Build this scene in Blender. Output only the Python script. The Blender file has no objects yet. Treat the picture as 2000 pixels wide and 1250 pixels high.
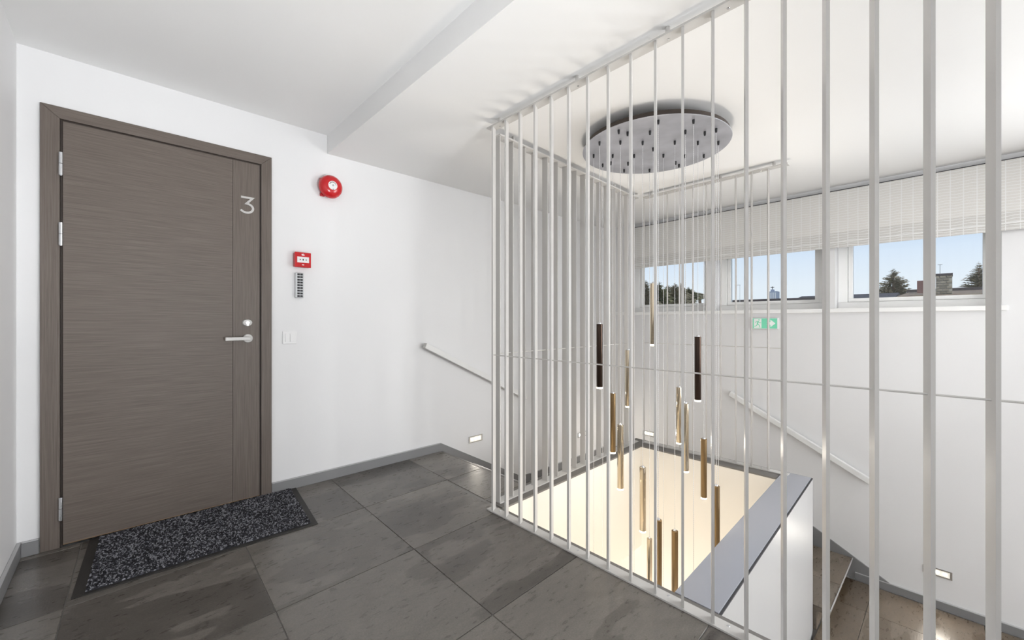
import bpy, bmesh, math, random
from mathutils import Vector, Matrix
random.seed(7)
C = bpy.context.scene
COL = C.collection

# ------------------------------------------------------------------ camera, sky, lights, exposure
FPX = 808.0
cam_d = bpy.data.cameras.new('camera'); cam = bpy.data.objects.new('camera', cam_d); COL.objects.link(cam)
cam_d.sensor_width = 36.0; cam_d.lens = FPX / 2000 * 36.0; cam_d.shift_y = 3.0 / 2000
cam_d.clip_start = .02; cam_d.clip_end = 500
cam.location = (0, 0, 1.10)
YAW = math.atan2(859, 808)
cam.rotation_euler = (math.pi / 2, 0, YAW - math.pi / 2)
C.camera = cam

W = bpy.data.worlds.new('sky'); C.world = W; W.use_nodes = True
nt = W.node_tree; nt.nodes.clear()
wo = nt.nodes.new('ShaderNodeOutputWorld'); bg = nt.nodes.new('ShaderNodeBackground')
tc = nt.nodes.new('ShaderNodeTexCoord'); sp = nt.nodes.new('ShaderNodeSeparateXYZ'); rp = nt.nodes.new('ShaderNodeValToRGB')
nt.links.new(tc.outputs['Generated'], sp.inputs[0]); nt.links.new(sp.outputs['Z'], rp.inputs[0])
nt.links.new(rp.outputs[0], bg.inputs[0]); nt.links.new(bg.outputs[0], wo.inputs[0])
els = rp.color_ramp.elements
els[0].position = 0.0; els[0].color = (.86, .92, .99, 1)
els[1].position = 1.0; els[1].color = (.22, .42, .85, 1)
e = els.new(.07); e.color = (.84, .91, 1.0, 1)
e = els.new(.19); e.color = (.62, .77, 1.0, 1)
bg.inputs[1].default_value = 1.0

def area(name, loc, rot, sx, sy, power, col=(1, 1, 1)):
    d = bpy.data.lights.new(name, 'AREA'); d.shape = 'RECTANGLE'; d.size = sx; d.size_y = sy; d.energy = power; d.color = col
    o = bpy.data.objects.new(name, d); COL.objects.link(o); o.location = loc; o.rotation_euler = rot
    return o
R90 = math.pi / 2
LP = dict(daylight=280, end=18, spot=185, spotl=255, wallspot=95, stairspot=165, hall=82, sun=3.4)
area('window_daylight', (4.42, -2.75, .95), (0, R90, 0), 2.3, 2.4, LP['daylight'], (.97, .985, 1))     # added fill light for glazing assumed farther along; the wall here has no opening
area('hall_end_fill', (3.35, -5.85, .5), (R90, 0, 0), 2.1, 2.9, LP['end'], (.98, .99, 1))           # added fill light at the unseen end of the stair hall
def spot(name, loc, to, ang, power, r=.2):
    d = bpy.data.lights.new(name, 'SPOT'); d.energy = power; d.spot_size = math.radians(ang); d.spot_blend = 1.0; d.shadow_soft_size = r; d.color = (.965, .98, 1)
    o = bpy.data.objects.new(name, d); COL.objects.link(o); o.location = loc; o.rotation_euler = (Vector(to) - Vector(loc)).to_track_quat('-Z', 'Y').to_euler()
    return o
spot('door_wall_fill_spot', (.9, -2.3, .5), (.1, 2.7, 1.1), 54, LP['spot'])  # added fill aimed at the door wall, cone kept off the bars
spot('ceiling_fill_spot', (.75, -1.2, .3), (.15, 1.5, 2.5), 66, LP['spotl'])  # added fill to lift the left ceiling, not a fixture of the landing
spot('left_wall_fill_spot', (1.42, .15, 2.25), (-.36, 2.1, 1.15), 44, LP['wallspot'], .1)  # added fill to brighten the left wall, no lamp hangs here
spot('window_wall_fill_spot', (2.1, -2.4, .2), (4.5, 1.5, 1.85), 52, LP['stairspot'])  # added fill for the blind, window frames and far corner
sd = bpy.data.lights.new('sun', 'SUN'); sd.energy = LP['sun']; sd.angle = .02; sd.color = (1, .95, .86)
sun = bpy.data.objects.new('sun', sd); COL.objects.link(sun); sun.rotation_euler = Vector((-.62, -.42, .66)).to_track_quat('Z', 'Y').to_euler()
area('void_fill_light', (2.6, 1.35, -2.9), (math.pi, 0, 0), 1.2, .8, LP['hall'], (1, .92, .815))  # added warm fill shining up on the cream void walls

C.view_settings.view_transform = 'Standard'; C.view_settings.look = 'None'
C.view_settings.exposure = 0.0; C.view_settings.gamma = 1.0; C.view_settings.use_curve_mapping = False

# ------------------------------------------------------------------ materials
def mat(name, col=(.8, .8, .8), rough=.5, metal=0.0, emit=None, emit_s=0, bump=None, spec=None, coat=0):
    m = bpy.data.materials.new(name); m.use_nodes = True
    b = m.node_tree.nodes['Principled BSDF']
    b.inputs['Base Color'].default_value = (*col, 1); b.inputs['Roughness'].default_value = rough; b.inputs['Metallic'].default_value = metal
    if spec is not None: b.inputs['Specular IOR Level'].default_value = spec
    if coat: b.inputs['Coat Weight'].default_value = coat
    if emit: b.inputs['Emission Color'].default_value = (*emit, 1); b.inputs['Emission Strength'].default_value = emit_s
    if bump:
        sc, st = bump; N = m.node_tree
        t = N.nodes.new('ShaderNodeTexCoord'); n = N.nodes.new('ShaderNodeTexNoise'); n.inputs['Scale'].default_value = sc; n.inputs['Detail'].default_value = 3
        bp = N.nodes.new('ShaderNodeBump'); bp.inputs['Strength'].default_value = st; bp.inputs['Distance'].default_value = .002
        N.links.new(t.outputs['Object'], n.inputs['Vector']); N.links.new(n.outputs['Fac'], bp.inputs['Height']); N.links.new(bp.outputs[0], b.inputs['Normal'])
    return m
def nodes(m): return m.node_tree, m.node_tree.nodes, m.node_tree.links, m.node_tree.nodes['Principled BSDF']
def ramp(N, stops, interp='LINEAR'):
    r = N.nodes.new('ShaderNodeValToRGB'); cr = r.color_ramp; cr.interpolation = interp
    cr.elements[0].position, cr.elements[0].color = stops[0][0], (*stops[0][1], 1)
    cr.elements[1].position, cr.elements[1].color = stops[-1][0], (*stops[-1][1], 1)
    for p, c in stops[1:-1]:
        e = cr.elements.new(p); e.color = (*c, 1)
    return r

M = {}
M['wall'] = mat('wall_paint', (.80, .80, .805), .55, bump=(60, .12))
M['ceiling'] = mat('ceiling_paint', (.86, .86, .855), .7, bump=(40, .08))
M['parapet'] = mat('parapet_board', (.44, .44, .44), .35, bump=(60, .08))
M['cream'] = mat('cream_plaster', (.84, .80, .73), .55, bump=(60, .08))
M['white'] = mat('white_lacquer_metal', (.56, .548, .53), .28)
M['pvc'] = mat('white_pvc', (.92, .92, .91), .3)
M['rail'] = mat('handrail_white', (.80, .80, .79), .4)
M['plastic'] = mat('white_plastic', (.85, .85, .85), .35)
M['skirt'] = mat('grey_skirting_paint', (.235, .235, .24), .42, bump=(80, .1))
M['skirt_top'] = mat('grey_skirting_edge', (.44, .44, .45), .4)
M['coping'] = mat('grey_coping_laminate', (.34, .35, .39), .24, bump=(150, .12))
M['joint'] = mat('dark_joint', (.04, .04, .045), .7)
M['chrome'] = mat('satin_steel', (.72, .73, .75), .22, 1.0)
M['red'] = mat('fire_red', (.56, .008, .013), .25, coat=.3)
M['redtrim'] = mat('fire_red_case', (.48, .007, .012), .35)
M['ink'] = mat('black_ink', (.015, .015, .018), .5)
M['silver'] = mat('silver_keypad_case', (.55, .56, .57), .35, .7)
M['green'] = mat('exit_sign_green', (.20, .70, .46), .4, emit=(.2, .75, .5), emit_s=.12)
M['signwhite'] = mat('exit_sign_white', (.9, .93, .9), .4, emit=(.9, 1, .93), emit_s=.08)
M['bronze'] = mat('bronze_tube', (.27, .185, .095), .36, 1.0)
M['bronze_dark_refl'] = mat('bronze_tube_dark_reflection', (.055, .038, .03), .3, 1.0)  # darkened copy of the bronze, dark reflections painted into its colour
M['champagne'] = mat('polished_champagne_tube', (.62, .53, .40), .12, 1.0)
M['gland'] = mat('black_gland', (.02, .02, .022), .4)
M['lens'] = mat('warm_led_lens', (1, .95, .85), .3, emit=(1, .86, .62), emit_s=7)
M['led'] = mat('step_light_led', (1, 1, 1), .3, emit=(1, .93, .80), emit_s=9)
M['diffuser'] = mat('step_light_diffuser', (.9, .88, .82), .3, emit=(1, .93, .80), emit_s=.35)
M['rubber'] = mat('black_rubber', (.022, .020, .018), .6, bump=(90, .3))

def brushed(name, base, rough, metal):
    m = mat(name, base, rough, metal); N, n, l, b = nodes(m)
    t = n.new('ShaderNodeTexCoord'); no = n.new('ShaderNodeTexNoise'); no.inputs['Scale'].default_value = 5; no.inputs['Detail'].default_value = 4
    r = ramp(N, [(.35, tuple(c * .85 for c in base)), (.65, tuple(min(1, c * 1.15) for c in base))])
    l.new(t.outputs['Object'], no.inputs['Vector']); l.new(no.outputs['Fac'], r.inputs[0]); l.new(r.outputs[0], b.inputs['Base Color'])
    return m
M['disc'] = brushed('canopy_steel', (.46, .465, .505), .36, .45)
M['disc_edge'] = mat('canopy_edge_bronze', (.05, .038, .032), .45, .3)

def wood(name, horizontal):
    m = mat(name, (.16, .125, .105), .5); N, n, l, b = nodes(m)
    t = n.new('ShaderNodeTexCoord'); mp = n.new('ShaderNodeMapping')
    mp.inputs['Scale'].default_value = (2.0, 1, 95) if horizontal else (95, 95, 2.0)
    no = n.new('ShaderNodeTexNoise'); no.inputs['Scale'].default_value = 2.2; no.inputs['Detail'].default_value = 6; no.inputs['Roughness'].default_value = .62; no.inputs['Distortion'].default_value = .25
    l.new(t.outputs['Object'], mp.inputs[0]); l.new(mp.outputs[0], no.inputs['Vector'])
    r = ramp(N, [(.28, (.098, .077, .063)), (.5, (.132, .107, .090)), (.74, (.172, .144, .124))])
    l.new(no.outputs['Fac'], r.inputs[0]); l.new(r.outputs[0], b.inputs['Base Color'])
    bp = n.new('ShaderNodeBump'); bp.inputs['Strength'].default_value = .18; bp.inputs['Distance'].default_value = .001
    l.new(no.outputs['Fac'], bp.inputs['Height']); l.new(bp.outputs[0], b.inputs['Normal'])
    return m
M['wood_h'] = wood('oak_veneer_across', True)
M['wood_v'] = wood('oak_veneer_upright', False)
M['wood_dark'] = mat('door_rebate_brown', (.045, .032, .026), .6)
M['wood_edge'] = mat('door_lower_edge', (.30, .19, .10), .5)

def slate(name, warm=0.0):
    m = mat(name, (.14, .13, .12), .4); N, n, l, b = nodes(m)
    t = n.new('ShaderNodeTexCoord'); oi = n.new('ShaderNodeObjectInfo')
    geo = n.new('ShaderNodeNewGeometry')
    ml = n.new('ShaderNodeMath'); ml.operation = 'MULTIPLY'; ml.inputs[1].default_value = 37.0
    l.new(oi.outputs['Random'], ml.inputs[0])
    cx = n.new('ShaderNodeCombineXYZ'); l.new(ml.outputs[0], cx.inputs[0]); l.new(ml.outputs[0], cx.inputs[2])
    ad = n.new('ShaderNodeVectorMath'); ad.operation = 'ADD'; l.new(geo.outputs['Position'], ad.inputs[0]); l.new(cx.outputs[0], ad.inputs[1])
    mp = n.new('ShaderNodeMapping'); mp.inputs['Rotation'].default_value = (0, 0, -.22); mp.inputs['Scale'].default_value = (.8, 2.4, 1)
    l.new(ad.outputs[0], mp.inputs[0])
    n1 = n.new('ShaderNodeTexNoise'); n1.inputs['Scale'].default_value = .85; n1.inputs['Detail'].default_value = 4; n1.inputs['Roughness'].default_value = .55
    n2 = n.new('ShaderNodeTexNoise'); n2.inputs['Scale'].default_value = 22; n2.inputs['Detail'].default_value = 3; n2.inputs['Roughness'].default_value = .55; n2.inputs['Distortion'].default_value = .1
    n3 = n.new('ShaderNodeTexNoise'); n3.inputs['Scale'].default_value = 160; n3.inputs['Detail'].default_value = 3
    n4 = n.new('ShaderNodeTexNoise'); n4.inputs['Scale'].default_value = 34; n4.inputs['Detail'].default_value = 1.5; n4.inputs['Roughness'].default_value = .45; l.new(mp.outputs[0], n4.inputs['Vector'])
    l.new(mp.outputs[0], n1.inputs['Vector']); l.new(mp.outputs[0], n2.inputs['Vector']); l.new(ad.outputs[0], n3.inputs['Vector'])
    w = warm
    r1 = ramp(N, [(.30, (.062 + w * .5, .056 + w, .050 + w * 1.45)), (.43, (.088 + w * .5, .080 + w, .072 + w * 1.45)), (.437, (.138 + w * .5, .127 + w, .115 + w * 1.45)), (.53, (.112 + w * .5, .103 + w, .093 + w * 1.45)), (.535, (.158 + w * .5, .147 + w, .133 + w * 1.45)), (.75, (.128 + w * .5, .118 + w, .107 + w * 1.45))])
    l.new(n1.outputs['Fac'], r1.inputs[0])
    r2 = ramp(N, [(.2, (.88, .87, .86)), (.5, (1.08, 1.06, 1.04)), (.8, (1.26, 1.24, 1.2))])
    l.new(n2.outputs['Fac'], r2.inputs[0])
    mx = n.new('ShaderNodeMix'); mx.data_type = 'RGBA'; mx.blend_type = 'MULTIPLY'; mx.inputs[0].default_value = 1
    l.new(r1.outputs[0], mx.inputs[6]); l.new(r2.outputs[0], mx.inputs[7])
    r3 = ramp(N, [(.30, (.85, .85, .85)), (.70, (1.15, 1.15, 1.15))]); l.new(n3.outputs['Fac'], r3.inputs[0])
    mx2 = n.new('ShaderNodeMix'); mx2.data_type = 'RGBA'; mx2.blend_type = 'MULTIPLY'; mx2.inputs[0].default_value = 1
    l.new(mx.outputs[2], mx2.inputs[6]); l.new(r3.outputs[0], mx2.inputs[7])
    rv = n.new('ShaderNodeMapRange'); rv.inputs[3].default_value = .90; rv.inputs[4].default_value = 1.24
    l.new(oi.outputs['Random'], rv.inputs[0])
    mx3 = n.new('ShaderNodeMix'); mx3.data_type = 'RGBA'; mx3.blend_type = 'MULTIPLY'; mx3.inputs[0].default_value = 1
    l.new(mx2.outputs[2], mx3.inputs[6]); l.new(rv.outputs[0], mx3.inputs[7]); l.new(mx3.outputs[2], b.inputs['Base Color'])
    rr = n.new('ShaderNodeMapRange'); rr.inputs[3].default_value = .20; rr.inputs[4].default_value = .40; l.new(n2.outputs['Fac'], rr.inputs[0]); l.new(rr.outputs[0], b.inputs['Roughness'])
    h = n.new('ShaderNodeMath'); h.operation = 'ADD'; 
    q = n.new('ShaderNodeMath'); q.operation = 'MULTIPLY'; q.inputs[1].default_value = .25; l.new(n3.outputs['Fac'], q.inputs[0])
    q2 = n.new('ShaderNodeMath'); q2.operation = 'MULTIPLY'; q2.inputs[1].default_value = .38; l.new(n4.outputs['Fac'], q2.inputs[0]); l.new(q2.outputs[0], h.inputs[0]); l.new(q.outputs[0], h.inputs[1])
    bp = n.new('ShaderNodeBump'); bp.inputs['Strength'].default_value = .34; bp.inputs['Distance'].default_value = .004
    l.new(h.outputs[0], bp.inputs['Height']); l.new(bp.outputs[0], b.inputs['Normal'])
    return m
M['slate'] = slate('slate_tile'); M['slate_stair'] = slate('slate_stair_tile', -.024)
M['grout'] = mat('pale_grout', (.26, .25, .235), .8)
M['slab_edge'] = mat('honed_slate_edge', (.17, .16, .15), .5, bump=(70, .5))

def fabric(g):
    m = mat('woven_blind_fabric', (.8, .79, .76), .85); N, n, l, b = nodes(m)
    t = n.new('ShaderNodeTexCoord'); sp = n.new('ShaderNodeSeparateXYZ'); l.new(t.outputs['Object'], sp.inputs[0])
    no = n.new('ShaderNodeTexNoise'); no.inputs['Scale'].default_value = 9; no.inputs['Detail'].default_value = 2; l.new(t.outputs['Object'], no.inputs['Vector'])
    def line(inp, period, width, wob, soft):
        a = n.new('ShaderNodeMath'); a.operation = 'MULTIPLY_ADD'; a.inputs[1].default_value = wob; l.new(no.outputs['Fac'], a.inputs[0]); l.new(inp, a.inputs[2])
        f = n.new('ShaderNodeMath'); f.operation = 'PINGPONG'; f.inputs[1].default_value = period / 2; l.new(a.outputs[0], f.inputs[0])
        r = n.new('ShaderNodeMapRange'); r.inputs[1].default_value = width; r.inputs[2].default_value = width + soft; r.inputs[3].default_value = 1; r.inputs[4].default_value = 0
        l.new(f.outputs[0], r.inputs[0]); return r.outputs[0]
    v = line(sp.outputs['Y'], .066, .0018, .004, .0012)
    h1 = line(sp.outputs['Z'], .021, .0014, .028, .0012)
    mxm = n.new('ShaderNodeMath'); mxm.operation = 'MAXIMUM'; l.new(v, mxm.inputs[0]); l.new(h1, mxm.inputs[1])
    n2 = n.new('ShaderNodeTexNoise'); n2.inputs['Scale'].default_value = 220; l.new(t.outputs['Object'], n2.inputs['Vector'])
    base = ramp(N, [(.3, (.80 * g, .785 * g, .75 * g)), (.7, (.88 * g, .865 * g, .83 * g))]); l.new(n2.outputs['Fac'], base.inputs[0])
    mx = n.new('ShaderNodeMix'); mx.data_type = 'RGBA'; l.new(mxm.outputs[0], mx.inputs[0]); l.new(base.outputs[0], mx.inputs[6]); mx.inputs[7].default_value = (.95, .95, .94, 1)
    l.new(mx.outputs[2], b.inputs['Base Color'])
    tr = n.new('ShaderNodeBsdfTranslucent'); l.new(mx.outputs[2], tr.inputs[0])
    ms = n.new('ShaderNodeMixShader'); ms.inputs[0].default_value = .18; l.new(b.outputs[0], ms.inputs[1]); l.new(tr.outputs[0], ms.inputs[2])
    l.new(ms.outputs[0], n['Material Output'].inputs[0])
    return m
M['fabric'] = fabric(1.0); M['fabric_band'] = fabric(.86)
def glass():
    m = bpy.data.materials.new('window_glass'); m.use_nodes = True; N = m.node_tree; n = N.nodes; l = N.links; n.clear()
    o = n.new('ShaderNodeOutputMaterial'); tr = n.new('ShaderNodeBsdfTransparent'); tr.inputs[0].default_value = (.97, .985, .98, 1)
    gl = n.new('ShaderNodeBsdfGlossy'); gl.inputs['Roughness'].default_value = .02
    fr = n.new('ShaderNodeFresnel'); fr.inputs[0].default_value = 1.3
    ms = n.new('ShaderNodeMixShader'); l.new(fr.outputs[0], ms.inputs[0]); l.new(tr.outputs[0], ms.inputs[1]); l.new(gl.outputs[0], ms.inputs[2]); l.new(ms.outputs[0], o.inputs[0])
    return m
M['glass'] = glass()
def clear_cable():
    m = mat('clear_twisted_cable', (.86, .86, .88), .15, .3); N, n, l, b = nodes(m)
    t = n.new('ShaderNodeTexCoord'); w = n.new('ShaderNodeTexWave'); w.wave_type = 'BANDS'; w.bands_direction = 'Z'; w.inputs['Scale'].default_value = 30
    l.new(t.outputs['Object'], w.inputs['Vector'])
    r = ramp(N, [(.3, (.74, .74, .76)), (.7, (.95, .95, .96))]); l.new(w.outputs['Fac'], r.inputs[0]); l.new(r.outputs[0], b.inputs['Base Color'])
    return m
M['cable'] = clear_cable()
def bricks():
    m = mat('chimney_brick', (.3, .27, .22), .85); N, n, l, b = nodes(m)
    oi = n.new('ShaderNodeObjectInfo'); r = ramp(N, [(0, (.13, .115, .09)), (1, (.22, .195, .155))]); l.new(oi.outputs['Random'], r.inputs[0]); l.new(r.outputs[0], b.inputs['Base Color'])
    return m
M['brick'] = bricks()
M['mortar'] = mat('chimney_mortar', (.24, .23, .20), .9)
M['brick_red'] = mat('dark_red_chimney', (.13, .075, .07), .85, bump=(12, .5))
def mossy():
    m = mat('mossy_roof', (.2, .14, .1), .9); N, n, l, b = nodes(m)
    t = n.new('ShaderNodeTexCoord'); no = n.new('ShaderNodeTexNoise'); no.inputs['Scale'].default_value = 3; no.inputs['Detail'].default_value = 5
    r = ramp(N, [(.35, (.12, .08, .055)), (.5, (.21, .145, .095)), (.7, (.20, .165, .10))]); l.new(t.outputs['Object'], no.inputs['Vector']); l.new(no.outputs['Fac'], r.inputs[0]); l.new(r.outputs[0], b.inputs['Base Color'])
    return m
M['moss'] = mossy()
M['roofdark'] = mat('dark_roof_felt', (.05, .043, .045), .9, bump=(8, .6))
M['render'] = mat('pale_house_render', (.55, .53, .5), .9)
M['tower'] = mat('tower_blue_grey', (.20, .24, .32), .6)
M['tower_win'] = mat('tower_window_strip', (.45, .48, .52), .2)
M['bark'] = mat('bark', (.12, .085, .065), .9)
def leaf(name, a, b_):
    m = mat(name, a, .8); N, n, l, b = nodes(m)
    t = n.new('ShaderNodeTexCoord'); no = n.new('ShaderNodeTexNoise'); no.inputs['Scale'].default_value = 2.5
    r = ramp(N, [(.35, a), (.65, b_)]); l.new(t.outputs['Object'], no.inputs['Vector']); l.new(no.outputs['Fac'], r.inputs[0]); l.new(r.outputs[0], b.inputs['Base Color'])
    return m
M['needle'] = leaf('spruce_needles', (.13, .12, .08), (.24, .21, .15))
M['needle2'] = leaf('pine_needles', (.07, .085, .045), (.17, .16, .09))
M['twig'] = leaf('bare_brown_twigs', (.13, .095, .07), (.20, .15, .115))
M['ground'] = mat('ground_outside', (.12, .12, .08), .95)
M['pile1'] = mat('mat_pile_dark', (.020, .020, .025), .9)
M['pile2'] = mat('mat_pile_grey', (.30, .30, .33), .9)
M['pile3'] = mat('mat_pile_mid', (.075, .075, .09), .9)

# ------------------------------------------------------------------ mesh helpers
class MB:
    def __init__(s): s.v = []; s.f = []; s.mi = []
    def poly(s, pts, mi=0):
        i = len(s.v); s.v += [tuple(p) for p in pts]; s.f.append(tuple(range(i, i + len(pts)))); s.mi.append(mi)
    def prism(s, base, top, mi=0):
        """base, top: equal-length rings"""
        i = len(s.v); n = len(base); s.v += [tuple(p) for p in base] + [tuple(p) for p in top]
        s.f.append(tuple(range(i + n - 1, i - 1, -1))); s.f.append(tuple(range(i + n, i + 2 * n))); s.mi += [mi, mi]
        for k in range(n):
            a, b = i + k, i + (k + 1) % n; s.f.append((a, b, b + n, a + n)); s.mi.append(mi)
        return s
    def box(s, x0, x1, y0, y1, z0, z1, mi=0):
        return s.prism([(x0, y0, z0), (x1, y0, z0), (x1, y1, z0), (x0, y1, z0)], [(x0, y0, z1), (x1, y0, z1), (x1, y1, z1), (x0, y1, z1)], mi)
    def quadbox(s, pts, z0, z1, mi=0):
        return s.prism([(p[0], p[1], z0) for p in pts], [(p[0], p[1], z1) for p in pts], mi)
    def ring(s, p, axis, r, n, up=None):
        a = Vector(axis).normalized(); t = Vector((0, 0, 1)) if abs(a.z) < .9 else Vector((1, 0, 0))
        u = a.cross(t).normalized(); w = a.cross(u)
        return [Vector(p) + u * (r * math.cos(2 * math.pi * k / n)) + w * (r * math.sin(2 * math.pi * k / n)) for k in range(n)]
    def cyl(s, p, q, r, n=12, r2=None, mi=0):
        a = Vector(q) - Vector(p); return s.prism(s.ring(p, a, r, n)[::-1], s.ring(q, a, r if r2 is None else r2, n)[::-1], mi)
    def lathe(s, prof, p, axis, n=24, mi=0):
        """prof: (dist along axis, radius)"""
        a = Vector(axis).normalized(); rings = []
        for d, r in prof:
            i = len(s.v); s.v += [tuple(q) for q in s.ring(Vector(p) + a * d, a, max(r, 1e-5), n)]; rings.append(i)
        for i, j in zip(rings, rings[1:]):
            for k in range(n):
                s.f.append((i + k, j + k, j + (k + 1) % n, i + (k + 1) % n)); s.mi.append(mi)
        s.f.append(tuple(rings[0] + k for k in range(n))); s.f.append(tuple(rings[-1] + k for k in range(n - 1, -1, -1))); s.mi += [mi, mi]
        return s
    def beam(s, p, q, w, h, side):
        """rectangular bar from p to q; side = horizontal width direction"""
        p = Vector(p); q = Vector(q); sd = Vector(side).normalized() * (w / 2); up = (q - p).cross(sd).normalized() * (h / 2)
        return s.prism([p - sd - up, p + sd - up, p + sd + up, p - sd + up], [q - sd - up, q + sd - up, q + sd + up, q - sd + up])
    def mesh(s, name, mats, smooth=False):
        me = bpy.data.meshes.new(name); me.from_pydata(s.v, [], s.f)
        for m in (mats if isinstance(mats, (list, tuple)) else [mats]): me.materials.append(m)
        me.polygons.foreach_set('material_index', s.mi)
        bm = bmesh.new(); bm.from_mesh(me); bmesh.ops.recalc_face_normals(bm, faces=bm.faces); bm.to_mesh(me); bm.free()
        if smooth:
            me.polygons.foreach_set('use_smooth', [True] * len(me.polygons)); me.set_sharp_from_angle(angle=math.radians(35))
        me.update(); return me
def put(name, me, parent=None, loc=None, rz=0, bevel=0):
    o = bpy.data.objects.new(name, me); COL.objects.link(o)
    if parent: o.parent = parent
    if loc: o.location = loc
    if rz: o.rotation_euler = (0, 0, rz)
    if bevel:
        b = o.modifiers.new('bevel', 'BEVEL'); b.width = bevel; b.segments = 2; b.limit_method = 'ANGLE'
    return o
def tag(o, label=None, cat=None, group=None, kind=None):
    if label: o['label'] = label
    if cat: o['category'] = cat
    if group: o['group'] = group
    if kind: o['kind'] = kind
    return o
def empty(name, loc, rz=0):
    o = bpy.data.objects.new(name, None); COL.objects.link(o); o.location = loc; o.rotation_euler = (0, 0, rz); o.empty_display_size = .05
    return o
def build(name, mb, m, parent=None, smooth=False, bevel=0, kind=None, org=None):
    """parts are given in world coordinates; parent's location is subtracted (parents here have no rotation)"""
    if parent is not None and org is None: org = world_loc(parent)
    if org is not None:
        mb.v = [(x - org[0], y - org[1], z - org[2]) for x, y, z in mb.v]
    me = mb.mesh(name, m, smooth); o = put(name, me, parent, None, 0, bevel)
    if parent is None and org is not None: o.location = org
    if kind: o['kind'] = kind
    return o
def world_loc(o):
    v = Vector(o.location)
    while o.parent: o = o.parent; v += Vector(o.location)
    return v
def dup(src, parent, loc):
    o = src.copy(); COL.objects.link(o); o.parent = parent; o.location = loc; return o
def S(x, y, z=0): return (x, y + .04 * (x - 1.6), z)          # the stairwell is built 2.3 degrees off square
def stroke(pts, w):
    """quads along a 2D polyline with mitred joins"""
    n = len(pts); L = []; Rr = []
    for i, p in enumerate(pts):
        a = Vector(pts[max(i - 1, 0)]); b = Vector(pts[min(i + 1, n - 1)]); p = Vector(p)
        if 0 < i < n - 1:
            d1 = (p - a).normalized(); d2 = (b - p).normalized(); t = (d1 + d2).normalized(); k = 1 / max(.45, t.dot(d1))
        else: t = (b - a).normalized(); k = 1
        nn = Vector((-t.y, t.x)) * (w / 2 * k); L.append(p + nn); Rr.append(p - nn)
    return L, Rr

# ------------------------------------------------------------------ room shell
YB = 2.98; XL = -.36; XW = 4.50; YF = -2.6; ZH = 2.395; ZC = 2.268; XB = 1.036
ZL1 = -.535; ZL2 = -1.07; ZLOW = -3.1
def st(name, mb, m, parent=None, **k): return build(name, mb, m, parent, kind='structure' if parent is None else None, **k)

# door wall, left wall, wall behind the camera
DX0, DX1, DZ = -.275, .676, 2.128
w = MB(); w.box(XL - .2, DX0, YB, YB + .2, ZLOW, ZH + .2); w.box(DX0, DX1, YB, YB + .2, DZ, ZH + .2); w.box(DX1, XW + .3, YB, YB + .2, ZLOW, ZH + .2)
w.box(DX0, DX1, YB + .16, YB + .2, ZLOW, DZ); w.box(DX0, DX1, YB, YB + .16, ZLOW, -.01)
st('wall_back', w, M['wall'])
st('wall_left', MB().box(XL - .2, XL, YF - .2, YB, ZLOW, ZH + .2), M['wall'])
st('floor_lower', MB().box(XL - .2, XW + .3, -6.2, YB + .2, ZLOW - .1, ZLOW), M['grout'])
st('wall_front', MB().box(XL - .2, 1.632, YF - .2, YF, ZLOW, ZH + .2).box(1.432, 1.632, -6.0, YF - .2, ZLOW, ZH + .2).box(1.432, XW + .3, -6.2, -6.0, ZLOW, ZH + .2), M['wall'])
# window wall with three openings
OP = [(1.775, 2.70), (.78, 1.69), (-.24, .694)]; WZ0, WZ1 = 1.195, 1.98; XO = XW + .30
w = MB(); w.box(XW, XO, -6.2, YB, ZLOW, WZ0); w.box(XW, XO, -6.2, YB, WZ1, ZH + .2)
w.box(XW, XO, OP[0][1], YB, WZ0, WZ1); w.box(XW, XO, OP[1][1], OP[0][0], WZ0, WZ1); w.box(XW, XO, OP[2][1], OP[1][0], WZ0, WZ1); w.box(XW, XO, -6.2, OP[2][0], WZ0, WZ1)
st('wall_right', w, M['wall'])
# ceilings
c = MB(); c.box(XL - .2, XB, YF, YB, ZH, ZH + .2); c.box(XB, XW, YF, YB, ZC, ZH + .2); c.box(1.632, XW, -6.0, YF, ZC, ZH + .2)
st('ceiling', c, M['ceiling'])

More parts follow.
